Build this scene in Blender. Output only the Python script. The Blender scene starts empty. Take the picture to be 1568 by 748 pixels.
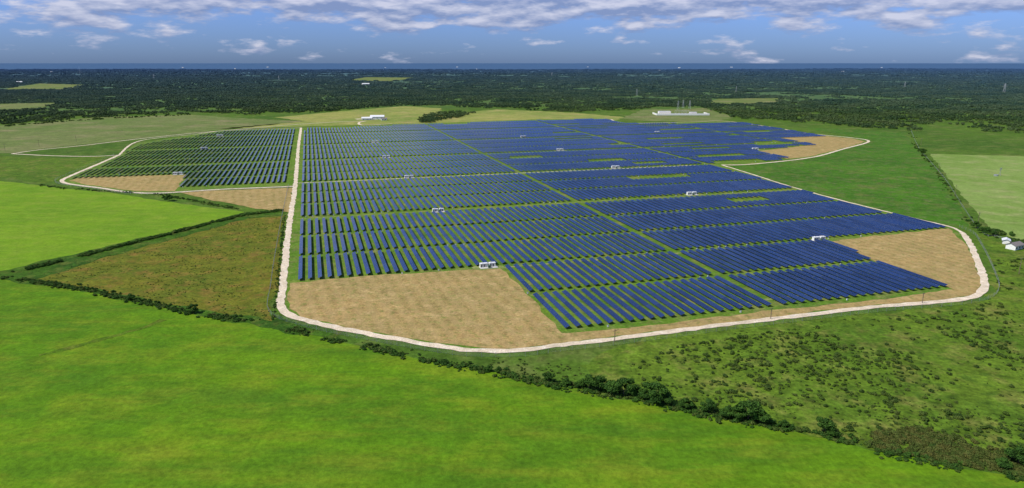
import bpy, bmesh, math, random
import numpy as np
from mathutils import Vector, Matrix
random.seed(7); rng=np.random.default_rng(7)
H=120.0
scene=bpy.context.scene
# ------------------------------------------------------------------ survey: plan coordinates on flat ground
F=1053.0; PIT=math.atan(277.0/F); CP,SP=math.cos(PIT),math.sin(PIT)
def P(u,v):
    dn=(v-374.0)/F; zc=SP+dn*CP; fw=CP-dn*SP
    return ((u-784.0)/F/zc*H, fw/zc*H)
YAW=math.radians(16.1); BX,BY=math.cos(YAW),math.sin(YAW); AX,AY=-BY,BX
def ST(s,t): return (s*BX+t*AX, s*BY+t*AY)       # farm grid (metres) -> world
def poly(pp): return [P(*p) for p in pp]
# ------------------------------------------------------------------ numpy helpers
def _h(ix,iy,seed):
    n=(ix*374761393+iy*668265263+seed*1442695041)&0x7fffffff
    n=((n^(n>>13))*1274126177)&0x7fffffff
    return ((n^(n>>16))&0xffff)/65535.0
def vnoise(x,y,seed=0):
    x=np.asarray(x,float); y=np.asarray(y,float)
    ix=np.floor(x).astype(np.int64); iy=np.floor(y).astype(np.int64)
    fx=x-ix; fy=y-iy; fx=fx*fx*(3-2*fx); fy=fy*fy*(3-2*fy)
    a=_h(ix,iy,seed);b=_h(ix+1,iy,seed);c=_h(ix,iy+1,seed);d=_h(ix+1,iy+1,seed)
    return (a*(1-fx)+b*fx)*(1-fy)+(c*(1-fx)+d*fx)*fy
def fbm(x,y,seed=0,o=3):
    s=0;a=.5;t=0
    for k in range(o):
        s=s+a*vnoise(np.asarray(x)*2**k,np.asarray(y)*2**k,seed+k*17);t+=a;a*=.5
    return s/t
def inpoly(x,y,pl):
    x=np.asarray(x,float);y=np.asarray(y,float);r=np.zeros(x.shape,bool);n=len(pl);j=n-1
    for i in range(n):
        xi,yi=pl[i];xj,yj=pl[j]
        if yi!=yj:
            c=((yi>y)!=(yj>y))&(x<(xj-xi)*(y-yi)/(yj-yi)+xi); r^=c
        j=i
    return r
def height(x,y):
    r=np.hypot(x,y)
    a=np.clip((r-2300)/5000,0,1); a=a*a*(3-2*a)
    return a*(26*(fbm(x/3300.,y/3300.,5,2)-.45)+np.clip((r-15000)/60000,0,1)*90*(vnoise(x/9000.,y/9000.,9)-.3))
def link(ob,parent=None):
    scene.collection.objects.link(ob)
    if parent: ob.parent=parent
    return ob
def mesh_obj(name,verts,faces,mats=None,mi=None,parent=None,dolink=True,smooth=False):
    me=bpy.data.meshes.new(name); me.from_pydata([tuple(v) for v in verts],[],[tuple(f) for f in faces])
    if mats:
        for m in mats: me.materials.append(m)
    if mi is not None: me.polygons.foreach_set('material_index',np.array(mi,dtype=np.int32))
    if smooth: me.polygons.foreach_set('use_smooth',np.ones(len(me.polygons),bool))
    me.update(); ob=bpy.data.objects.new(name,me)
    if dolink: link(ob,parent)
    return ob
class MB:
    def __init__(s): s.v=[];s.f=[];s.m=[]
    def box(s,c,d,mi=0,rz=0.,R=None):
        b=len(s.v); hx,hy,hz=d[0]/2,d[1]/2,d[2]/2; ca,sa=math.cos(rz),math.sin(rz)
        for z in(-hz,hz):
            for x,y in((-hx,-hy),(hx,-hy),(hx,hy),(-hx,hy)):
                s.v.append((c[0]+x*ca-y*sa,c[1]+x*sa+y*ca,c[2]+z))
        for q in((0,3,2,1),(4,5,6,7),(0,1,5,4),(1,2,6,5),(2,3,7,6),(3,0,4,7)):
            s.f.append([b+i for i in q]); s.m.append(mi)
    def beam(s,p,q,r0,r1=None,mi=0,n=4):
        r1=r0 if r1 is None else r1
        p=Vector(p);q=Vector(q);d=(q-p)
        if d.length<1e-5:return
        d.normalize(); u=d.orthogonal().normalized(); w=d.cross(u); b=len(s.v)
        for c,r in((p,r0),(q,r1)):
            for i in range(n):
                a=2*math.pi*i/n; k=c+u*math.cos(a)*r+w*math.sin(a)*r; s.v.append(tuple(k))
        for i in range(n):
            j=(i+1)%n; s.f.append([b+i,b+j,b+n+j,b+n+i]); s.m.append(mi)
        s.f.append([b+n+i for i in range(n)]); s.m.append(mi)
    def obj(s,name,mats,parent=None,dolink=True,smooth=False): return mesh_obj(name,s.v,s.f,mats,s.m,parent,dolink,smooth)
# ------------------------------------------------------------------ materials
def newmat(name):
    m=bpy.data.materials.new(name); m.use_nodes=True; nt=m.node_tree; b=nt.nodes['Principled BSDF']; return m,nt,b
def N(nt,t,**k):
    n=nt.nodes.new(t)
    for a,v in k.items(): setattr(n,a,v)
    return n
def noise(nt,pos,scale,detail=3,rough=.55,sx=1,sy=1,rot=None):
    mp=N(nt,'ShaderNodeMapping'); mp.inputs['Scale'].default_value=(scale*sx,scale*sy,scale); mp.inputs['Rotation'].default_value=(0,0,random.uniform(-.5,.5) if rot is None else rot)
    nt.links.new(pos,mp.inputs[0]); n=N(nt,'ShaderNodeTexNoise'); n.inputs['Scale'].default_value=1; n.inputs['Detail'].default_value=detail; n.inputs['Roughness'].default_value=rough
    nt.links.new(mp.outputs[0],n.inputs['Vector']); return n.outputs['Fac']
def mrange(nt,v,a,b,c=0.,d=1.):
    m=N(nt,'ShaderNodeMapRange'); nt.links.new(v,m.inputs[0])
    for i,x in enumerate((a,b,c,d)): m.inputs[i+1].default_value=x
    return m.outputs[0]
def mix(nt,f,a,b,mode='MIX'):
    m=N(nt,'ShaderNodeMix',data_type='RGBA',blend_type=mode)
    for s,x in((m.inputs[0],f),(m.inputs[6],a),(m.inputs[7],b)):
        if isinstance(x,(float,int)): s.default_value=x
        elif isinstance(x,tuple): s.default_value=(*x,1)
        else: nt.links.new(x,s)
    return m.outputs[2]
HAZE_TINT=(.044,.098,.205)
def paint_haze(nt,col,pos,r0=1900,r1=15000,mx=.94):  # distance haze painted into the base colour, bluer away from the origin
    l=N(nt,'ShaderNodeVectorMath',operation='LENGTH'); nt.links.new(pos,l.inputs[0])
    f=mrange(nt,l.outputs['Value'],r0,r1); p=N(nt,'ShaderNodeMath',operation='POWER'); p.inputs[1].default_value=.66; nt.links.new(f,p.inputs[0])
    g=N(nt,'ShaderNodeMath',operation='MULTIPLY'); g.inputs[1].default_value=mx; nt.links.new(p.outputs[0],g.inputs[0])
    return mix(nt,g.outputs[0],col,HAZE_TINT)
def ground_mat(name,c1,c2,c3,big=.012,mid=.06,fine=.7,contrast=.35,stripes=None,hz=False,c4=None,dens=.5,streak=None,bump=.6,sa=(.75,.6)):
    m,nt,b=newmat(name); g=N(nt,'ShaderNodeNewGeometry'); pos=g.outputs['Position']
    col=mix(nt,mrange(nt,noise(nt,pos,big,4,.6),.38,.62),c1,c2)
    col=mix(nt,mrange(nt,noise(nt,pos,mid,5,.65),.5,.68),col,c3)
    if c4: col=mix(nt,mrange(nt,noise(nt,pos,mid*3.1,4,.6),.50,.66,0,dens),col,c4)
    if streak:
        col=mix(nt,mrange(nt,noise(nt,pos,.022,6,.6,.4,1.5,rot=.45),.44,.66,0,sa[0]),col,streak[0])
        col=mix(nt,mrange(nt,noise(nt,pos,.07,6,.66,.4,1.4,rot=.3),.48,.70,0,sa[1]),col,streak[1])
        col=mix(nt,mrange(nt,noise(nt,pos,.16,5,.68,.35,1.2,rot=.6),.50,.70,0,.45),col,streak[0])
    k=mrange(nt,noise(nt,pos,fine,4,.7),.3,.7,1-contrast,1+contrast)
    k2=mrange(nt,noise(nt,pos,fine*.22,3,.6),.3,.7,1-contrast*.6,1+contrast*.6)
    kk=N(nt,'ShaderNodeMath',operation='MULTIPLY'); nt.links.new(k,kk.inputs[0]); nt.links.new(k2,kk.inputs[1])
    cc=N(nt,'ShaderNodeCombineColor'); 
    for i in range(3): nt.links.new(kk.outputs[0],cc.inputs[i])
    col=mix(nt,1.0,col,cc.outputs[0],'MULTIPLY')
    if stripes:
        ang,per,amt=stripes
        mp=N(nt,'ShaderNodeMapping'); mp.inputs['Rotation'].default_value=(0,0,ang); nt.links.new(pos,mp.inputs[0])
        w=N(nt,'ShaderNodeTexWave',wave_type='BANDS',bands_direction='X'); w.inputs['Scale'].default_value=.314/per*1.0; w.inputs['Distortion'].default_value=2.5; w.inputs['Detail'].default_value=3; w.inputs['Detail Scale'].default_value=.6
        nt.links.new(mp.outputs[0],w.inputs[0]); sc=mrange(nt,w.outputs['Fac'],0,1,0,amt); col=mix(nt,sc,col,c3)
    if hz: col=paint_haze(nt,col,pos)
    nt.links.new(col,b.inputs['Base Color']); b.inputs['Roughness'].default_value=.95; b.inputs['Specular IOR Level'].default_value=.08
    bp=N(nt,'ShaderNodeBump'); bp.inputs['Strength'].default_value=bump; bp.inputs['Distance'].default_value=.7; nt.links.new(noise(nt,pos,fine,5,.7),bp.inputs['Height']); nt.links.new(bp.outputs[0],b.inputs['Normal'])
    return m
def plain(name,c,rough=.7,metal=0.,var=.12,sc=.8):
    m,nt,b=newmat(name); tc=N(nt,'ShaderNodeTexCoord'); k=mrange(nt,noise(nt,tc.outputs['Object'],sc,4,.6),.3,.7,1-var,1+var)
    cc=N(nt,'ShaderNodeCombineColor')
    for i in range(3): nt.links.new(k,cc.inputs[i])
    nt.links.new(mix(nt,1.0,c,cc.outputs[0],'MULTIPLY'),b.inputs['Base Color']); b.inputs['Roughness'].default_value=rough; b.inputs['Metallic'].default_value=metal; return m
def leafmat(name,c1,c2,c3,hz=False):
    m,nt,b=newmat(name); g=N(nt,'ShaderNodeNewGeometry'); oi=N(nt,'ShaderNodeObjectInfo')
    col=mix(nt,oi.outputs['Random'],c1,c2)
    col=mix(nt,mrange(nt,noise(nt,g.outputs['Position'],.35 if not hz else .006,4),.45,.58),col,c3)
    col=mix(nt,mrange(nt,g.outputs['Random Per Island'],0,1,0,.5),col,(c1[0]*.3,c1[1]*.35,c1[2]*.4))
    if hz: col=paint_haze(nt,col,g.outputs['Position'])
    nt.links.new(col,b.inputs['Base Color']); b.inputs['Roughness'].default_value=.8; b.inputs['Specular IOR Level'].default_value=.15; return m
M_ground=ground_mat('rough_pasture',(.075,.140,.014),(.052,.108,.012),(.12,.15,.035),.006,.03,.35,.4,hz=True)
M_meadow=ground_mat('meadow_grass',(.104,.208,.006),(.072,.170,.006),(.140,.215,.010),.008,.03,.5,.26,streak=((.050,.128,.008),(.165,.205,.014)),bump=.45,sa=(.8,.65))
M_bright=ground_mat('bright_pasture',(.150,.265,.012),(.115,.23,.010),(.175,.26,.022),.012,.05,.6,.2,streak=((.105,.205,.012),(.19,.255,.03)),bump=.4,sa=(.6,.6))
M_olive=ground_mat('olive_field',(.135,.135,.014),(.095,.12,.012),(.19,.125,.028),.02,.08,.6,.4,c4=(.05,.10,.01))
M_farm=ground_mat('farm_grass',(.110,.195,.018),(.072,.160,.013),(.18,.195,.05),.02,.07,.7,.35,c4=(.22,.18,.09),dens=.35)
M_brown=ground_mat('mown_dry_grass',(.345,.235,.09),(.27,.205,.075),(.41,.295,.13),.02,.10,.7,.32,stripes=(math.radians(-20),7,.35),c4=(.17,.19,.045),dens=.75)
M_green2=ground_mat('dark_green_field',(.058,.155,.010),(.042,.118,.009),(.11,.145,.03),.012,.04,.5,.35,c4=(.13,.13,.06))
M_pale=ground_mat('pale_pasture',(.19,.27,.065),(.15,.235,.045),(.25,.28,.10),.008,.04,.5,.22)
M_grey=ground_mat('dry_pasture',(.14,.17,.052),(.105,.155,.035),(.20,.185,.085),.004,.012,.2,.28)
M_yellow=ground_mat('yellow_pasture',(.25,.26,.065),(.17,.22,.045),(.31,.27,.10),.005,.02,.2,.25)
M_scrub=ground_mat('scrub_grass',(.100,.165,.014),(.068,.130,.011),(.155,.165,.035),.015,.06,.5,.45,c4=(.040,.085,.009),dens=.65)
M_rank=ground_mat('rank_grass',(.045,.105,.008),(.03,.08,.008),(.09,.12,.02),.03,.1,.6,.5)
M_trail=ground_mat('worn_trail',(.07,.135,.008),(.06,.12,.008),(.13,.16,.02),.03,.1,.6,.4)
M_road=ground_mat('caliche_road',(.66,.55,.41),(.56,.47,.34),(.72,.64,.52),.05,.2,1.2,.22)
M_track=ground_mat('grass_track',(.20,.24,.07),(.14,.21,.04),(.32,.29,.14),.05,.2,1.2,.3)
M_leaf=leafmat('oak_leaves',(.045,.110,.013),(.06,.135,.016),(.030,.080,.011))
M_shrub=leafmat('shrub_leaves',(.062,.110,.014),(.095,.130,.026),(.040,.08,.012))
M_thick=leafmat('thicket_leaves',(.115,.115,.026),(.08,.11,.02),(.06,.095,.015))
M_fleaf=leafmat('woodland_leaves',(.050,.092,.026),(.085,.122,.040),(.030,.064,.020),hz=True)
M_bark=plain('bark',(.10,.075,.05),.9)
M_white=plain('white_painted_steel',(.78,.78,.75),.45,var=.05)
M_roofw=plain('light_metal_roof',(.70,.71,.72),.4,var=.06)
M_dark=plain('dark_louvre',(.05,.05,.055),.6)
M_conc=plain('concrete',(.55,.53,.48),.85)
M_steel=plain('galvanised_steel',(.42,.43,.44),.45,.6)
M_tower=plain('pylon_steel',(.45,.47,.50),.5,.1)
M_wood=plain('pole_wood',(.16,.12,.085),.9)
M_brick=plain('brick_wall',(.38,.26,.2),.85)
M_green=plain('transformer_green',(.07,.13,.08),.5)
M_roofd=plain('shingle_roof',(.18,.16,.15),.85)
# panel glass with module seams
M_pv,nt,b=newmat('solar_panel_glass')
uv=N(nt,'ShaderNodeUVMap'); sep=N(nt,'ShaderNodeSeparateXYZ'); nt.links.new(uv.outputs[0],sep.inputs[0])
def frac(o,per,th):
    d=N(nt,'ShaderNodeMath',operation='DIVIDE'); d.inputs[1].default_value=per; nt.links.new(o,d.inputs[0])
    f=N(nt,'ShaderNodeMath',operation='FRACT'); nt.links.new(d.outputs[0],f.inputs[0])
    l=N(nt,'ShaderNodeMath',operation='LESS_THAN'); l.inputs[1].default_value=th; nt.links.new(f.outputs[0],l.inputs[0]); return l.outputs[0]
g=N(nt,'ShaderNodeNewGeometry')
base=mix(nt,mrange(nt,g.outputs['Random Per Island'],0,1),(.007,.022,.085),(.013,.036,.130))
seam=frac(sep.outputs[1],1.02,.03); base=mix(nt,seam,base,(.22,.24,.28)); 
nt.links.new(base,b.inputs['Base Color']); b.inputs['Roughness'].default_value=.14; b.inputs['IOR'].default_value=1.42
M_pvback=plain('panel_back',(.13,.14,.15),.6); M_alu=plain('aluminium_frame',(.22,.24,.27),.4,.3)

# ------------------------------------------------------------------ ground sheet
k=np.linspace(-1,1,361); xs=400*np.sinh(7.3*k)
ky=np.linspace(0,1,330); ys=np.concatenate([[-3e5,-5e4,-9000,-2500,-800,-300],-150+420*np.sinh(7.2*ky)])
X,Y=np.meshgrid(xs,ys); Z=height(X,Y); nx,ny=len(xs),len(ys)
V=np.stack([X.ravel(),Y.ravel(),Z.ravel()],1); idx=np.arange(nx*ny).reshape(ny,nx)
Fc=np.stack([idx[:-1,:-1].ravel(),idx[:-1,1:].ravel(),idx[1:,1:].ravel(),idx[1:,:-1].ravel()],1)
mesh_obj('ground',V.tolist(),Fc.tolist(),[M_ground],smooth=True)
# ------------------------------------------------------------------ fields
def resample(pts,step,closed=False):
    out=[];n=len(pts);rngi=range(n if closed else n-1)
    for i in rngi:
        a=pts[i];b2=pts[(i+1)%n];L=math.dist(a,b2);kk=max(1,int(L/step))
        for j in range(kk): out.append((a[0]+(b2[0]-a[0])*j/kk,a[1]+(b2[1]-a[1])*j/kk))
    if not closed: out.append(pts[-1])
    return out
def smooth_line(pts,step=4.):
    out=[];n=len(pts)
    for i in range(n-1):
        p0=pts[max(i-1,0)];p1=pts[i];p2=pts[i+1];p3=pts[min(i+2,n-1)]
        kk=max(2,int(math.dist(p1,p2)/step))
        for j in range(kk):
            t=j/kk
            out.append(tuple(.5*((2*p1[c])+(-p0[c]+p2[c])*t+(2*p0[c]-5*p1[c]+4*p2[c]-p3[c])*t*t+(-p0[c]+3*p1[c]-3*p2[c]+p3[c])*t**3) for c in(0,1)))
    out.append(pts[-1]); return out
def field(name,pp,z,mat,jit=1.0,step=5.,world=False):
    pts=pp if world else poly(pp)
    far=max(math.hypot(*p) for p in pts); st=min(max(step,far*.006),step*4)
    r=resample(pts,st,True); n=len(r); o=[]
    sd=random.randint(0,999)
    for i,(x,y) in enumerate(r):
        a=r[i-1];c=r[(i+1)%n]; nxv=c[1]-a[1];nyv=-(c[0]-a[0]);L=math.hypot(nxv,nyv) or 1
        w=(float(vnoise(x/9,y/9,sd))-.5)*2*jit*1.5+(float(vnoise(x/3,y/3,sd+3))-.5)*jit
        o.append((x+nxv/L*w,y+nyv/L*w))
    bm=bmesh.new(); vs=[bm.verts.new((x,y,float(height(x,y))+z)) for x,y in o]; f=bm.faces.new(vs)
    bm.normal_update()
    if f.normal.z<0: f.normal_flip()
    bmesh.ops.triangulate(bm,faces=[f]); me=bpy.data.meshes.new(name); bm.to_mesh(me); bm.free(); me.materials.append(mat)
    return link(bpy.data.objects.new(name,me))
hedge_line=[(-60,415),(0,425),(80,436),(150,448),(300,481),(420,499),(480,514),(560,532),(650,552),(750,570),(850,590),(950,610),(1050,628),(1100,640),(1180,655),(1250,668),(1330,688),(1400,702),(1500,722),(1568,738),(1640,752)]
meadow_pp=hedge_line+[(1700,900),(-150,900),(-250,600)]
field('meadow',meadow_pp,.05,M_meadow,1.4)
field('bright_pasture',[(-120,268),(0,277),(90,288),(180,297),(262,310),(372,325),(368,331),(180,378),(40,414),(-10,421),(-160,405)],.05,M_bright,1.2)
field('olive_field',[(48,427),(120,404),(220,376),(330,346),(380,334),(436,331),(428,400),(417,493),(300,475),(150,443)],.05,M_olive,2)
field('green_field',[(1112,256),(1240,243),(1335,218),(1300,208),(1230,196),(1385,203),(1402,225),(1440,268),(1485,348),(1455,346),(1320,314),(1200,281)],.05,M_green2,2)
field('pale_pasture',[(1424,236),(1500,238),(1700,242),(1700,410),(1568,373),(1516,350),(1470,296)],.05,M_pale,1)
field('dry_pasture',[(-300,238),(-300,205),(0,192),(150,180),(290,176),(400,183),(470,186),(330,200),(205,213),(60,229),(15,235)],.05,M_grey,4)
field('rough_field',[(-300,300),(-300,245),(15,240),(100,243),(178,238),(150,252),(95,276),(60,282),(0,272)],.05,M_scrub,3)
field('yellow_pasture',[(330,198),(470,186),(420,180),(540,169),(620,163),(676,166),(670,176),(760,168),(880,173),(960,180),(940,186),(830,183),(660,189),(465,194)],.05,M_yellow,4)
field('yellow_pasture',[(950,182),(985,168),(1080,166),(1125,180),(1100,186),(1000,186)],.07,M_grey,4)
field('scrubland',[(1000,512),(1200,490),(1460,467),(1500,460),(1520,450),(1515,400),(1500,360),(1560,380),(1700,430),(1750,760),(1568,732),(1480,714),(1330,684),(1250,664),(1180,651),(1050,624),(940,603),(880,560)],.05,M_scrub,3)
far_fields=[[(0,138),(60,129),(140,131),(90,138)],[(1080,158),(1100,152),(1200,151),(1190,158),(1110,161)],[(-60,171),(0,160),(90,158),(60,168)],[(530,124),(560,119),(640,120),(600,125)]]
for ff in far_fields: field('far_pasture',ff,1.2,M_grey,5,20)
# farm enclosure
per=[(461,196),(457,225),(452,285),(445,330),(440,370),(436,405),(433,440),(430,462),(432,474),(446,484),(500,499),(560,511),(620,522),(680,532),(720,537),(760,538),(800,537),(850,530),(930,521),(1010,511),(1100,499),(1200,487),(1300,475),(1380,467),(1440,463),(1480,457),(1500,450),(1508,438),(1504,420),(1495,395),(1483,370),(1475,358),(1455,348),(1400,335),(1330,318),(1260,300),(1200,283),(1160,270),(1105,253)]
per2=[(1105,253),(1150,252),(1240,242),(1290,229),(1330,217),(1300,211),(1240,205),(1180,195),(1110,186),(1060,187),(960,189),(935,183)]
field('farm_grass',per+per2+[(830,183),(660,189)],.10,M_farm,.6)
west=[(452,286),(400,288),(330,291),(250,296),(200,295),(150,288),(105,282),(95,277),(110,269),(150,252),(182,238)]
field('farm_grass',west+[(210,220),(330,201),(461,196)],.10,M_farm,.8)
road_w=[(182,238),(215,216),(300,206),(350,200),(461,196)]
field('dry_field',[(444,434),(560,424),(690,416),(765,411),(790,434),(812,455),(838,484),(862,510),(960,503),(1100,486),(1250,469),(1400,453),(1458,443),(1410,424),(1340,402),(1272,370),(1350,361),(1452,350),(1476,372),(1490,400),(1502,430),(1498,446),(1478,453),(1440,459),(1300,472),(1100,496),(930,518),(850,527),(800,534),(760,535),(700,531),(620,519),(540,505),(460,485),(440,474),(438,460)],.15,M_brown,1.1)
field('dry_field',[(1190,212),(1240,207),(1300,212),(1326,217),(1285,229),(1236,241),(1205,244),(1155,232),(1245,222)],.15,M_brown,2)
field('dry_field',[(104,277),(125,272),(285,268),(268,293),(205,293),(150,286)],.15,M_brown,1.5)
field('dry_field',[(275,295),(330,292.5),(449,288),(444,326),(390,319),(320,306)],.15,M_brown,1.5)
field('rank_grass',[(-20,420),(200,369),(374,327),(436,322),(434,331),(380,335),(300,357),(200,384),(48,429),(200,458),(417,493),(424,480),(436,488),(520,508),(520,524),(470,513),(300,482),(120,444),(0,426)],.09,M_rank,2.2)
def ribbon(name,pts,w,z,mat,jit=.25,world=False):
    pts=smooth_line(pts if world else poly(pts)); vs=[];fs=[];n=len(pts)
    for i,(x,y) in enumerate(pts):
        a=pts[max(i-1,0)];c=pts[min(i+1,n-1)];dx,dy=c[0]-a[0],c[1]-a[1];L=math.hypot(dx,dy) or 1
        l=w/2*(1+jit*(random.random()-.5)*1.4); r=w/2*(1+jit*(random.random()-.5)*1.4); hz_=float(height(x,y))+z
        vs.append((x-dy/L*l,y+dx/L*l,hz_)); vs.append((x+dy/L*r,y-dx/L*r,hz_))
        if i: b2=2*i; fs.append((b2-2,b2-1,b2+1,b2))
    return mesh_obj(name,vs,fs,[mat])
ribbon('gravel_road',per[:32],4.2,.20,M_road,.4)
ribbon('gravel_road',per[31:],2.6,.21,M_road,.5)
ribbon('gravel_road',per2,4.0,.22,M_road)
ribbon('gravel_road',west,4.2,.22,M_road)
ribbon('gravel_road',road_w,3.0,.21,M_road,.5)
ribbon('gravel_road',[(182,238),(140,240),(80,239),(18,236)],4.0,.23,M_road)
ribbon('gravel_road',[(18,236),(60,230),(130,223),(205,214),(290,205),(360,199),(440,192),(520,187),(560,186)],4.0,.22,M_road)
ribbon('gravel_road',[(560,186),(550,188),(556,192),(600,190)],5,.24,M_road)
ribbon('gravel_road',[(545,183),(590,181)],18,.25,M_road)
ribbon('worn_trail',[(60,545),(120,530),(180,513),(225,500),(250,490)],3.0,.10,M_trail,.9)
ribbon('worn_trail',[(1120,468),(1200,456),(1320,441)],2.0,.19,M_track,.9)
# internal access tracks (farm grid)
T0=2.314*H; BL=.463*H; PER=1.465*H
roadt=[3.21+1.465*i for i in range(6)]
def gl(s0,t0,s1,t1): return [ST(s0*H,t0*H),ST((s0+s1)/2*H,(t0+t1)/2*H),ST(s1*H,t1*H)]
ribbon('grass_track',gl(.75,3.21,2.84,3.21),2.2,.17,M_track,.8,True)
for i,tt in enumerate(roadt[1:]): ribbon('grass_track',gl(-.14,tt,3.7 if i<2 else 4.0,tt),2.0,.17,M_track if i!=1 else M_road,.8,True)
ribbon('grass_track',gl(3.86,6.2,3.86,12),1.8,.18,M_track,.9,True)

# ------------------------------------------------------------------ solar arrays
main_poly=poly([(449,434),(765,409),(862,514),(1460,442),(1340,400),(1268,369),(1448,350),(1330,321),(1262,303),(1160,274),(1100,256),(1078,250),(1165,249),(1208,243),(1155,231),(1248,222),(1185,212),(1262,209),(1140,189),(960,190),(925,183),(830,185),(660,191),(467,197)])
west_poly=poly([(112,273),(287,267),(266,293),(449,285),(456,199),(340,202),(212,222),(182,240)])
tau=math.radians(21); W=2.4; AXH=1.5; pitch=.0455*H
blocks=[]
for k in range(0,24):
    if k<2: blocks.append((T0+k*BL,))
    else:
        kk=k-2; blocks.append((3.24*H+(kk//3)*PER+(kk%3)*BL,))
segs={}
srange=[]
for col,(sa,sb) in enumerate([(-3.2,-.215),(-.125,1.84),(1.865,3.84),(3.88,5.86),(5.90,7.4)]):
    n=int((sb-sa)*H/pitch)
    for i in range(n): srange.append((sa*H+i*pitch+pitch/2,col,i))
rr=random.Random(11)
for bi,(tb,) in enumerate(blocks):
    holes=set()
    for c in range(5):
        pr=(0,.004,.022,.03,.02)[c] if bi>3 else 0
        i=0
        while i<44:
            if rr.random()<pr*2: 
                h=rr.randint(0,2); L=rr.randint(7,15)
                for q in range(L): holes.add((c,i+q,h))
                i+=L+6
            i+=2
    for (sc_,col,i) in srange:
        for h in (0,1,2):
            full=BL-.046*H; t0=tb+.023*H+h*full/3; t1=t0+full/3-.12
            mid=ST(sc_,(t0+t1)/2)
            pl=west_poly if sc_<-.17*H else main_poly
            if not bool(inpoly(mid[0],mid[1],pl)): continue
            if (col,i,h) in holes: continue
            segs.setdefault((col,(bi+1)//3),[]).append((sc_,t0,t1,i*31+bi*977))
for key,sl in sorted(segs.items()):
    vs=[];fs=[];mi=[];uvs=[]
    def addbox(cs,t0,t1,hw,hz,zc,tilt,mats,post=False):
        b2=len(vs); c_,s_=(math.cos(tilt),math.sin(tilt))
        for t in(t0,t1):
            for (a,z) in((-hw,-hz),(hw,-hz),(hw,hz),(-hw,hz)):
                ss=cs+a*c_-z*s_; zz=zc+a*s_+z*c_; x,y=ST(ss,t); vs.append((x,y,zz))
        q=[(b2+3,b2+2,b2+6,b2+7),(b2,b2+4,b2+5,b2+1),(b2,b2+1,b2+2,b2+3),(b2+4,b2+7,b2+6,b2+5),(b2+1,b2+5,b2+6,b2+2),(b2,b2+3,b2+7,b2+4)]
        for n_,f_ in enumerate(q):
            fs.append(f_); mi.append(mats[0] if n_==0 else (mats[1] if n_==1 else mats[2]))
            if n_==0: uvs.extend([0,0, 1,0, 1,t1-t0, 0,t1-t0])
            else: uvs.extend([.5,.5]*4)
    for (cs,t0,t1,sd) in sl:
        tl=tau+random.Random(sd).uniform(-.03,.03)
        addbox(cs,t0,t1,W/2,.03,AXH,tl,(0,1,2))
        addbox(cs,t0-.1,t1+.1,.07,.07,AXH-.13,0,(2,2,2))
        npost=3 if t0<7*H else 1
        for p_ in range(npost):
            tp=t0+(t1-t0)*(p_+.5)/npost; addbox(cs,tp-.08,tp+.08,.08,(AXH-.2)/2,(AXH-.2)/2,0,(2,2,2))
    ob=mesh_obj('solar_panel_array',vs,fs,[M_pv,M_pvback,M_alu],mi)
    ul=ob.data.uv_layers.new(name='UVMap'); ul.data.foreach_set('uv',np.array(uvs,dtype=np.float32))
# combiner boxes in the aisles
mb=MB()
for (tb,) in blocks[:14]:
    for (sc_,col,i) in srange:
        if rr.random()<.16:
            x,y=ST(sc_+pitch/2,tb+rr.uniform(-.9,.9))
            if bool(inpoly(x,y,main_poly)) or bool(inpoly(x,y,west_poly)):
                mb.box((x,y,.9),(.8,.35,.9),0,YAW); mb.box((x,y,.2),(.12,.12,.4),1,YAW); mb.box((x,y,1.38),(.9,.45,.05),1,YAW)
mb.obj('combiner_box',[M_white,M_steel])
# ------------------------------------------------------------------ inverter stations
mb=MB()
mb.box((0,0,.15),(12,6,.3),1)
for x0 in(-3.2,2.6):
    L=5.2 if x0<0 else 4.2
    mb.box((x0,.6,1.6),(L,2.5,2.6),0); mb.box((x0,.6,2.96),(L+.3,2.8,.12),2)
    for q in range(int(L/1.1)):
        mb.box((x0-L/2+.7+q*1.05,-.68,1.5),(.75,.05,1.8),4 if q%2 else 3)
    mb.box((x0-.8,.6,3.2),(1.0,1.0,.36),2)
mb.box((0.1,-2.0,1.05),(1.7,1.3,1.5),5); mb.box((0.1,-2.0,1.85),(1.8,1.4,.1),5)
for q in range(5): mb.box((-.6+q*.35,-2.75,1.0),(.06,.2,1.0),5)
me0=mb.obj('inverter_station',[M_white,M_conc,M_roofw,M_dark,M_steel,M_green],dolink=False).data
for (u,v) in [(748,410),(672,325),(627,273),(592,242),(575,219),(1255,369),(1060,299),(943,258),(858,231),(802,211),(1157,230),(1007,204),(273,268),(313,229),(337,209)]:
    ob=bpy.data.objects.new('inverter_station',me0); link(ob); x,y=P(u,v); ob.location=(x,y,.2); ob.rotation_euler=(0,0,YAW); ob.scale=(.9,.9,.9)
    field('gravel_pad',[(x+math.cos(a)*9+random.uniform(-2,2),y+math.sin(a)*4.5+random.uniform(-1,1)) for a in [j*.5236 for j in range(12)]],.19,M_track,.4,2.,world=True)
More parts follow.
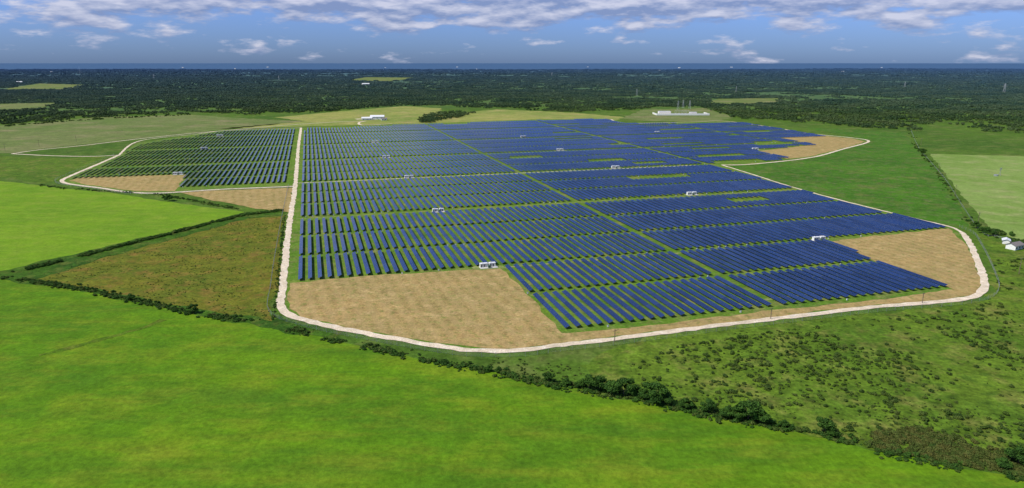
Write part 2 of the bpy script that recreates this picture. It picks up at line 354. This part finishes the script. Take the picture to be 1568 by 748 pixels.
# ------------------------------------------------------------------ vegetation prototypes
def crown(mb,c,r,n,ls,mi=1,flat=.8):
    for _ in range(n):
        d=Vector((random.gauss(0,1),random.gauss(0,1),random.gauss(0,1))).normalized(); q=r*(random.random()**.4)
        if d.z<-.5: d.z*=.4
        p=Vector(c)+Vector((d.x*q,d.y*q,d.z*q*flat))
        u=Vector((random.gauss(0,1),random.gauss(0,1),random.gauss(0,.6))).normalized(); w=(d+Vector((random.gauss(0,.6),)*3)).cross(u)
        if w.length<.01: continue
        w.normalize(); l=ls*random.uniform(.6,1.3); b2=len(mb.v)
        for a_,b_ in((-.5,-.4),(.6,-.25),(.35,.5),(-.4,.45)): mb.v.append(tuple(p+u*a_*l+w*b_*l))
        mb.f.append([b2,b2+1,b2+2,b2+3]); mb.m.append(mi)
def lump(mb,c,r,mi=1,flat=.8,sub=1):
    bm=bmesh.new(); bmesh.ops.create_icosphere(bm,subdivisions=sub,radius=1); b2=len(mb.v)
    for v in bm.verts:
        k_=r*random.uniform(.72,1.15); mb.v.append((c[0]+v.co.x*k_,c[1]+v.co.y*k_,c[2]+v.co.z*k_*flat))
    for f in bm.faces: mb.f.append([b2+v.index for v in f.verts]); mb.m.append(mi)
    bm.free()
def tree_mesh(name,h,R,nl,ls,leaf):
    mb=MB(); th=h*.3; lean=(random.uniform(-.3,.3),random.uniform(-.3,.3))
    mb.beam((0,0,-.3),(lean[0],lean[1],th),.05*h*.6,.035*h*.6,0,7)
    nlimb=7; 
    for i in range(nlimb):
        a=i*2.4+random.random(); rr_=R*random.uniform(.35,.8); z=h*random.uniform(.38,.8)
        tip=(math.cos(a)*rr_,math.sin(a)*rr_,z); mb.beam((lean[0],lean[1],th*random.uniform(.7,1)),tip,.02*h*.6,.006*h,0,5)
        cr=R*random.uniform(.32,.5); lump(mb,tip,cr*.62,1,.8,2); crown(mb,tip,cr,int(nl/(nlimb+1)),ls)
    top=(lean[0],lean[1],h*.8); lump(mb,top,R*.3,1,.8,2); crown(mb,top,R*.45,int(nl/(nlimb+1)),ls)
    return mb.obj(name,[M_bark,leaf],dolink=False)
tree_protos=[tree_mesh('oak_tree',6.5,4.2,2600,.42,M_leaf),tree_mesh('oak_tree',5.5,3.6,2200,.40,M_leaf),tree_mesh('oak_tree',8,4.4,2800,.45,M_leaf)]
def coll(name,obs):
    c=bpy.data.collections.new(name)
    for o in obs: c.objects.link(o)
    return c
def shrub_mesh(name,r,leaf):
    mb=MB()
    for i in range(4):
        a=random.random()*6.28; c=(math.cos(a)*r*.4,math.sin(a)*r*.4,r*random.uniform(.35,.6))
        mb.beam((0,0,-.1),c,.05*r,.02*r,0,4); lump(mb,c,r*.42,1,.8,1); crown(mb,c,r*.62,60,.24*r)
    return mb.obj(name,[M_bark,leaf],dolink=False)
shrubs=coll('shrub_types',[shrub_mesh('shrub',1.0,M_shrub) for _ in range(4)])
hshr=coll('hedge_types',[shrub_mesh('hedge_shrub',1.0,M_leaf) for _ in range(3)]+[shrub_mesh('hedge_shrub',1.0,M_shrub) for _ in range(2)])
thick=coll('thicket_types',[shrub_mesh('thicket_shrub',1.0,M_thick) for _ in range(3)])
def clump_mesh(name,n,rad,tr,leaf):
    mb=MB()
    for i in range(n):
        a=random.random()*6.28; q=rad*math.sqrt(random.random()); x,y=math.cos(a)*q,math.sin(a)*q; r=tr*random.uniform(.5,1.25)
        mb.beam((x,y,-2),(x,y,r*.9),.25,.15,0,4)
        for j in range(3):
            c=(x+random.uniform(-.5,.5)*r,y+random.uniform(-.5,.5)*r,r*random.uniform(.75,1.25)); lump(mb,c,r*.55,1,.8,1)
        crown(mb,(x,y,r),r*1.05,26,r*.42)
    return mb.obj(name,[M_bark,leaf],dolink=False)
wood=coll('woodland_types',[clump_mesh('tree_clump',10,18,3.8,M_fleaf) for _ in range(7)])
def scatter(name,pts,scl,rz,col):
    me=bpy.data.meshes.new(name); me.from_pydata([tuple(p) for p in pts],[],[])
    a=me.attributes.new('scl','FLOAT_VECTOR','POINT'); a.data.foreach_set('vector',np.asarray(scl,dtype=np.float32).ravel())
    a=me.attributes.new('rot','FLOAT_VECTOR','POINT'); r=np.zeros((len(pts),3),np.float32); r[:,2]=rz; a.data.foreach_set('vector',r.ravel())
    ob=link(bpy.data.objects.new(name,me)); ng=bpy.data.node_groups.new(name+'_scatter','GeometryNodeTree')
    ng.interface.new_socket('Geometry',in_out='INPUT',socket_type='NodeSocketGeometry'); ng.interface.new_socket('Geometry',in_out='OUTPUT',socket_type='NodeSocketGeometry')
    gi=ng.nodes.new('NodeGroupInput');go=ng.nodes.new('NodeGroupOutput');ip=ng.nodes.new('GeometryNodeInstanceOnPoints');ci=ng.nodes.new('GeometryNodeCollectionInfo')
    ci.inputs['Collection'].default_value=col; ci.inputs['Separate Children'].default_value=True; ci.inputs['Reset Children'].default_value=True
    ip.inputs['Pick Instance'].default_value=True
    for nm,so in(('scl','Scale'),('rot','Rotation')):
        na=ng.nodes.new('GeometryNodeInputNamedAttribute'); na.data_type='FLOAT_VECTOR'; na.inputs['Name'].default_value=nm; ng.links.new(na.outputs['Attribute'],ip.inputs[so])
    ng.links.new(gi.outputs[0],ip.inputs['Points']); ng.links.new(ci.outputs[0],ip.inputs['Instance']); ng.links.new(ip.outputs[0],go.inputs[0])
    md=ob.modifiers.new('scatter','NODES'); md.node_group=ng; return ob
def sc3(s,zf=1.,j=.25):
    s=np.asarray(s); return np.stack([s*rng.uniform(1-j,1+j,len(s)),s*rng.uniform(1-j,1+j,len(s)),s*zf*rng.uniform(1-j,1+j,len(s))],1)
# woodland
forest=poly([(-900,190),(0,191),(60,188),(200,178),(270,175),(400,182),(425,178),(540,168),(620,162),(760,167),(880,172),(975,168),(1000,164),(1080,165),(1130,182),(1250,189),(1330,196),(1420,205),(1568,209),(2500,214),(2500,107),(-900,107)])
cut=poly([(1384,200),(1388,150),(1391,150),(1391,200)])
def wpts(y0,y1,n):
    y=np.sqrt(rng.uniform(y0*y0,y1*y1,n)); x=rng.uniform(-1,1,n)*(y*.86+150); return x,y
ps=[];ss=[]
for (y0,y1,n,s0,thr) in((1050,3300,20000,.78,.37),(3300,6500,17000,1.15,.36),(6500,16000,15000,2.1,.34)):
    x,y=wpts(y0,y1,n); m=inpoly(x,y,forest)&~inpoly(x,y,cut)
    for ff in far_fields: m&=~inpoly(x,y,poly(ff))
    dn=fbm(x/420.,y/420.,21,3)*.75+fbm(x/90.,y/90.,33,2)*.25
    m&=(dn>thr+rng.uniform(-.08,.08,n))
    x,y=x[m],y[m]; ps.append(np.stack([x,y,height(x,y)-.3],1)); ss.append(s0*rng.uniform(.7,1.3,len(x)))
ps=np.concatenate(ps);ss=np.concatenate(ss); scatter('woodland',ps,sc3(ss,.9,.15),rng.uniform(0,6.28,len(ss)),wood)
gp=poly([(642,184),(660,174),(720,171),(716,176),(680,186),(650,189)])
def fill(pl,n,thr=0,sd=1,sc=20.,soft=.1):
    xx=[p[0] for p in pl];yy=[p[1] for p in pl]; x=rng.uniform(min(xx),max(xx),n);y=rng.uniform(min(yy),max(yy),n); m=inpoly(x,y,pl)
    if thr: m&=fbm(x/sc,y/sc,sd,3)>thr+rng.uniform(-soft,soft,n)
    return x[m],y[m]
x,y=fill(gp,90); scatter('tree_grove',np.stack([x,y,0*x],1),sc3(.8+0*x),rng.uniform(0,6,len(x)),wood)
def along(line,n,spread,s0,s1,col,name,zf=.9,thr=0):
    l=poly(line); seg=[math.dist(l[i],l[i+1]) for i in range(len(l)-1)]; tot=sum(seg); cum=np.concatenate([[0],np.cumsum(seg)])
    d=rng.uniform(0,tot,n); xs_=np.interp(d,cum,[p[0] for p in l]); ys_=np.interp(d,cum,[p[1] for p in l])
    xs_=xs_+rng.normal(0,spread,n)*.6; ys_=ys_+rng.normal(0,spread,n)
    if thr:
        m=fbm(xs_/14,ys_/14,int(thr*100),2)>thr; xs_,ys_=xs_[m],ys_[m]
    sc=s0+(s1-s0)*rng.random(len(xs_))**1.8
    scatter(name,np.stack([xs_,ys_,0*xs_+.05],1),sc3(sc,zf),rng.uniform(0,6.28,len(sc)),col)
along([(0,425),(80,436),(150,448),(300,481),(420,499),(480,514),(560,532),(650,552),(750,570)],1700,1.7,.3,1.4,hshr,'hedgerow',thr=.34)
along([(750,570),(850,590),(950,608),(1050,627),(1180,654),(1250,668),(1330,688),(1500,722),(1600,742)],1200,2.0,.35,1.4,hshr,'hedgerow',thr=.40)
along([(10,421),(120,394),(250,361),(372,330),(432,323)],1500,1.8,.4,1.9,hshr,'hedgerow',.9,.34)
along([(436,330),(428,400),(419,490)],260,.8,.3,.9,hshr,'hedgerow')
along([(60,284),(100,289),(250,299),(370,322)],400,2,.4,1.3,hshr,'hedgerow',.9,.42)
along([(1392,200),(1402,225),(1440,270),(1487,345)],300,3,.4,1.8,hshr,'hedgerow',.9,.47)
along([(1515,352),(1560,372),(1640,400)],300,5,.8,2.6,hshr,'hedgerow',.9,.4)
along([(0,194),(90,187),(200,180),(290,176)],260,10,1.5,3.5,hshr,'tree_line',.9,.4)
spoly=poly([(960,560),(1040,530),(1200,505),(1440,478),(1500,472),(1530,450),(1520,400),(1568,395),(1720,430),(1750,760),(1568,728),(1480,710),(1330,680),(1180,646),(1050,615),(980,600)])
x,y=fill(spoly,24000,.50,4,26.,.22); scatter('scrub_bushes',np.stack([x,y,0*x],1),sc3(.28+1.15*rng.random(len(x))**2.6,.85),rng.uniform(0,6.28,len(x)),shrubs)
x,y=fill(poly([(470,512),(700,545),(900,555),(1000,520),(1440,476),(1200,498),(950,600),(750,566),(560,528)]),3500,.47,14,15.); scatter('scrub_bushes',np.stack([x,y,0*x],1),sc3(.25+.6*rng.random(len(x)),.7),rng.uniform(0,6.28,len(x)),shrubs)
x,y=fill(poly([(1335,665),(1400,655),(1500,680),(1560,690),(1600,725),(1560,730),(1440,708),(1330,684)]),1700,.36,8,9.); scatter('thicket',np.stack([x,y,0*x],1),sc3(.6+.9*rng.random(len(x)),.9),rng.uniform(0,6.28,len(x)),thick)
x,y=fill(main_poly,9000,.55,4,30.); scatter('grass_tufts',np.stack([x,y,0*x+.05],1),sc3(.18+.2*rng.random(len(x)),.6),rng.uniform(0,6.28,len(x)),shrubs)
x,y=fill(poly([(48,427),(220,376),(380,334),(436,331),(417,493),(300,475),(150,443)]),6000,.5,17,12.); scatter('weeds',np.stack([x,y,0*x+.05],1),sc3(.2+.3*rng.random(len(x)),.7),rng.uniform(0,6.28,len(x)),shrubs)
for i,(u,v,s_) in enumerate([(259,308,1.0),(252,306,.7),(1412,238,1.25),(1494,350,.9),(1512,361,1.0),(1503,357,.6),(748,569,.45),(762,571,.4),(840,586,.55),(868,591,.5),(888,594,.6),(902,596,.75),(918,598,.95),(936,604,1.05),(955,606,.95),(972,606,.7),(988,612,.8),(1003,616,1.05),(1018,619,.75),(1050,626,.8),(1085,632,.65),(1112,640,.7),(1128,642,.95),(1145,645,1.0),(1164,648,.85),(1200,655,.55),(1262,664,.75),(1274,670,.6),(200,460,.7),(295,480,.65),(1560,712,1.0),(1535,718,.7)]):
    ob=bpy.data.objects.new('oak_tree',tree_protos[i%3].data); link(ob); x,y=P(u,v); ob.location=(x,y,0); ob.scale=(s_*1.0,s_*1.0,s_*.95); ob.rotation_euler=(0,0,i*1.7)
# ------------------------------------------------------------------ perimeter fence
def fence(name,line,off,hgt=2.2,sp=5.):
    pts=smooth_line(poly(line),sp); mb=MB(); prev=None; n=len(pts)
    for i,(x,y) in enumerate(pts):
        a=pts[max(i-1,0)];c=pts[min(i+1,n-1)];dx,dy=c[0]-a[0],c[1]-a[1];L=math.hypot(dx,dy) or 1
        q=(x+dy/L*-off,y+dx/L*off); mb.box((q[0],q[1],hgt/2),(.12,.12,hgt))
        if prev:
            for z in(.4,.8,1.2,1.6,2.1): mb.beam((*prev,z*hgt/2.2),(*q,z*hgt/2.2),.02,n=3)
        prev=q
    mb.obj(name,[M_steel])
fence('perimeter_fence',per[2:33],-6.5)
fence('perimeter_fence',west,6)
fence('pasture_fence',[(1392,200),(1404,228),(1440,272),(1490,349),(1530,366),(1600,392)],3,1.4,6.)
# ------------------------------------------------------------------ poles, pylons
def pole_line(pts_,hgt=10):
    mbx=[]
    for (u,v) in pts_:
        x,y=P(u,v); mb=MB(); mb.beam((0,0,0),(0,0,hgt),.2,.13,0,6); mb.box((0,0,hgt-.7),(2.4,.14,.16),0,.5); 
        for q in(-1,0,1): mb.beam((q*math.cos(.5),q*math.sin(.5),hgt-.6),(q*math.cos(.5),q*math.sin(.5),hgt-.35),.06,.05,1)
        o=mb.obj('utility_pole',[M_wood,M_steel]); o.location=(x,y,0); mbx.append((x,y))
    mb=MB()
    for a,c in zip(mbx,mbx[1:]):
        for o in(-1,1):
            pr=None
            for j in range(9):
                t=j/8; z=hgt-.4-1.2*4*t*(1-t); p=(a[0]+(c[0]-a[0])*t+o*.8,a[1]+(c[1]-a[1])*t,z)
                if pr: mb.beam(pr,p,.02,n=3)
                pr=p
    mb.obj('power_line',[M_dark])
pole_line([(1392,168),(1394,190),(1410,222),(1437,264),(1462,300),(1497,345),(1560,420)])
pole_line([(117,218),(60,225),(8,232)])
pole_line([(941,524),(1180,489),(1412,465)],6)
def pylon(mb,h=32):
    def lv(z): return 3.0*(1-z/h)**1.0+.5
    zs=[0,h*.28,h*.5,h*.68,h*.82,h*.93,h]
    for a,b_ in zip(zs,zs[1:]):
        ra,rb=lv(a),lv(b_); C=[(-1,-1),(1,-1),(1,1),(-1,1)]
        for i in range(4):
            c0,c1=C[i],C[(i+1)%4]
            mb.beam((c0[0]*ra,c0[1]*ra,a),(c0[0]*rb,c0[1]*rb,b_),.14); mb.beam((c0[0]*ra,c0[1]*ra,a),(c1[0]*rb,c1[1]*rb,b_),.07); mb.beam((c1[0]*ra,c1[1]*ra,a),(c0[0]*rb,c0[1]*rb,b_),.07)
    for z,l in((h*.68,7),(h*.82,6),(h*.95,5)):
        for sg in(-1,1): mb.beam((0,0,z),(sg*l,0,z),.15); mb.beam((0,0,z+1.6),(sg*l,0,z),.08); mb.beam((sg*l,0,z),(sg*l,0,z-1.8),.08)
mb=MB(); pylon(mb); pm=mb.obj('transmission_tower',[M_tower],dolink=False).data
for i,(u,v,s_) in enumerate([(1038,169,.75),(1046,166,.7),(1056,167,.7),(1127,143,.9),(975,147,.8),(1385,135,.9),(1537,143,1.2),(845,118,1.0),(427,123,1.0),(236,122,1.2)]):
    o=bpy.data.objects.new('transmission_tower',pm); link(o); x,y=P(u,v); o.location=(x,y,float(height(x,y))); o.scale=(s_,)*3; o.rotation_euler=(0,0,.4+i*.3)
mb=MB(); 
for i in range(12): mb.beam((0,0,i*8),(0,0,i*8+8),.9-.05*i,.8-.05*i,0,6)
for a in range(3): mb.beam((0,0,80),(35*math.cos(a*2.1),35*math.sin(a*2.1),0),.15,n=3)
o=mb.obj('radio_mast',[M_tower]); x,y=P(123,117); o.location=(x,y,float(height(x,y)))
# ------------------------------------------------------------------ buildings
def house(name,u,v,L,Wd,hh,rz,wall,roof,nd=3):
    x,y=P(u,v); e=bpy.data.objects.new(name,None); link(e); e.location=(x,y,float(height(x,y))); e.rotation_euler=(0,0,rz)
    mb=MB(); mb.box((0,0,hh/2),(L,Wd,hh)); 
    b2=len(mb.v)
    for sx in(-1,1): 
        mb.v+= [(sx*L/2,-Wd/2,hh),(sx*L/2,Wd/2,hh),(sx*L/2,0,hh+Wd*.22)]
    mb.f+=[[b2,b2+2,b2+1],[b2+3,b2+4,b2+5]]; mb.m+=[0,0]; mb.obj('walls',[wall],e)
    mb=MB(); 
    for sg in(-1,1):
        b2=len(mb.v); r=Wd*.22
        for xx in(-L/2-.6,L/2+.6): mb.v+=[(xx,0,hh+r+.05),(xx,sg*(Wd/2+.6),hh-.22),(xx,0,hh+r+.25),(xx,sg*(Wd/2+.6),hh-.02)]
        mb.f+=[[b2,b2+1,b2+5,b2+4],[b2+2,b2+6,b2+7,b2+3],[b2+1,b2+3,b2+7,b2+5],[b2,b2+2,b2+3,b2+1],[b2+4,b2+5,b2+7,b2+6]]; mb.m+=[0]*5
    mb.obj('roof',[roof],e); mb=MB()
    for i in range(nd):
        xx=-L/2+L*(i+.5)/nd; mb.box((xx,-Wd/2-.03,hh*.5),(1.4,.06,hh*.4)); mb.box((xx,Wd/2+.03,hh*.5),(1.4,.06,hh*.4))
    mb.obj('windows',[M_dark],e); mb=MB(); mb.box((L*.1,-Wd/2-.05,1.1),(1.2,.08,2.2)); mb.obj('door',[M_steel],e)
house('farm_house',562,184,22,11,4,.2,M_white,M_roofw); house('farm_barn',578,183,30,14,6,.1,M_white,M_roofw); house('storage_shed',588,184.5,12,8,3.5,.3,M_white,M_roofd,2)
house('farm_house',1553,381,10,6,3.0,.5,M_white,M_roofd); house('storage_shed',1540,373,6,4,2.6,1.0,M_white,M_roofw,2)
for i,(u,v) in enumerate([(30,128),(80,112),(300,112),(520,111),(730,107),(1010,109),(1290,111),(1500,113),(60,109),(360,106),(560,131),(410,104),(700,103.5),(1040,104.5),(1120,103.5),(280,104.5),(590,104),(900,103.5),(1350,104)]):
    far_=v<106; house('distant_house',u,v,random.uniform(25,50)*(1.6 if far_ else .8),random.uniform(15,25),random.uniform(6,10)*(1.3 if far_ else .9),random.uniform(-.6,.6),M_conc,M_roofw)
# substation
x,y=P(1042,176); e=bpy.data.objects.new('electrical_substation',None); link(e); e.location=(x,y,0)
mb=MB(); mb.box((0,0,.2),(125,50,.4)); mb.obj('yard',[M_road],e)
mb=MB(); 
for i in range(25): mb.box((-60+i*5,-25.2,2.6),(4.9,.3,4.4)); mb.box((-60+i*5+2.5,-25.2,2.8),(.5,.5,4.9))
mb.box((-62.4,0,2.4),(.4,50,4)); mb.box((62.6,0,2.4),(.4,50,4)); mb.obj('perimeter_wall',[M_white],e)
mb=MB(); mb.box((-38,5,4),(28,16,7)); mb.box((-38,5,7.7),(29,17,.4),1); mb.box((30,0,3.2),(16,10,5.5)); mb.box((30,0,6.1),(17,11,.4),1); mb.obj('control_building',[M_white,M_roofw],e)
mb=MB()
for i in range(5):
    xx=-12+i*8; mb.beam((xx,-8,0),(xx,-8,9),.15); mb.beam((xx,8,0),(xx,8,9),.15); mb.beam((xx,-8,9),(xx,8,9),.15); mb.box((xx,0,2),(3,4,3.4))
for yy in(-8,8): mb.beam((-12,yy,9),(20,yy,9),.15)
mb.obj('gantry',[M_tower],e)
mb=MB(); mb.beam((0,0,0),(0,0,1.6),2.2,2.2,0,20)
for a in range(4): mb.beam((4+math.cos(a*1.57)*1.3,math.sin(a*1.57)*1.3,0),(4,0,8),.09,.06)
for z in(2,4,6):
    r=1.3*(1-z/8)
    for a in range(4): mb.beam((4+math.cos(a*1.57)*r,math.sin(a*1.57)*r,z),(4+math.cos(a*1.57+1.57)*r,math.sin(a*1.57+1.57)*r,z),.04)
for a in range(12): mb.beam((4,-.4,8),(4+math.cos(a*.5236)*1.5,-.4,8+math.sin(a*.5236)*1.5),.05,.2)
o=mb.obj('wind_pump',[M_steel]); x,y=P(1525,270); o.location=(x,y,.05)
# ------------------------------------------------------------------ sky, sun, camera
EL=math.radians(50); AZ=math.radians(248)
w=bpy.data.worlds.new('World'); scene.world=w; w.use_nodes=True; nt=w.node_tree; bg=nt.nodes['Background']
sky=N(nt,'ShaderNodeTexSky',sky_type='NISHITA'); sky.sun_disc=False; sky.sun_elevation=EL; sky.sun_rotation=AZ; sky.altitude=100; sky.dust_density=.4; sky.ozone_density=3; sky.air_density=1.0
tc=N(nt,'ShaderNodeTexCoord'); sp=N(nt,'ShaderNodeSeparateXYZ'); nt.links.new(tc.outputs['Generated'],sp.inputs[0])
el=sp.outputs[2]
col=mix(nt,mrange(nt,el,0.,.09),(.29,.46,1.0),(.56,.75,1.42)); col=mix(nt,mrange(nt,el,.12,.5),col,(.85,.95,1.15)); col=mix(nt,1.0,sky.outputs[0],col,'MULTIPLY')
def cn(offz,detail=7,sx=12.,sz=46.,rg=.58):
    mp=N(nt,'ShaderNodeMapping'); mp.inputs['Scale'].default_value=(sx,sx,sz); mp.inputs['Location'].default_value=(7.4,2.2,offz); nt.links.new(tc.outputs['Generated'],mp.inputs[0])
    n=N(nt,'ShaderNodeTexNoise'); n.inputs['Scale'].default_value=1; n.inputs['Detail'].default_value=detail; n.inputs['Roughness'].default_value=rg; nt.links.new(mp.outputs[0],n.inputs['Vector']); return n.outputs['Fac']
n1=cn(0.); n2=cn(.36,4)
cov=mrange(nt,el,.022,.078,-.085,.19); cov2=mrange(nt,el,.11,.25,0,-.22)
ad0=N(nt,'ShaderNodeMath',operation='ADD'); nt.links.new(cov,ad0.inputs[0]); nt.links.new(cov2,ad0.inputs[1])
ad=N(nt,'ShaderNodeMath',operation='ADD'); nt.links.new(n1,ad.inputs[0]); nt.links.new(ad0.outputs[0],ad.inputs[1])
cf=mrange(nt,ad.outputs[0],.50,.62,0,.85)
sh=N(nt,'ShaderNodeMath',operation='SUBTRACT'); nt.links.new(n1,sh.inputs[0]); nt.links.new(n2,sh.inputs[1])
cc=mix(nt,mrange(nt,sh.outputs[0],-.08,.15),(2.3,3.0,5.1),(6.7,6.8,8.0))
col=mix(nt,cf,col,cc)
nt.links.new(col,bg.inputs['Color']); bg.inputs['Strength'].default_value=.1
sun=bpy.data.lights.new('sun','SUN'); sun.energy=4.9; sun.angle=math.radians(.5); sun.color=(1,.95,.86); so=link(bpy.data.objects.new('sun',sun))
d=Vector((math.sin(AZ)*math.cos(EL),math.cos(AZ)*math.cos(EL),math.sin(EL))); so.rotation_euler=d.to_track_quat('Z','Y').to_euler()
cam=bpy.data.cameras.new('camera'); cam.sensor_width=36; cam.lens=F/1568*36; cam.clip_start=1; cam.clip_end=1e6
co=link(bpy.data.objects.new('camera',cam)); co.location=(0,0,H); co.rotation_euler=(math.pi/2-PIT,0,0); scene.camera=co
scene.view_settings.view_transform='Standard'; scene.view_settings.look='None'; scene.view_settings.exposure=0
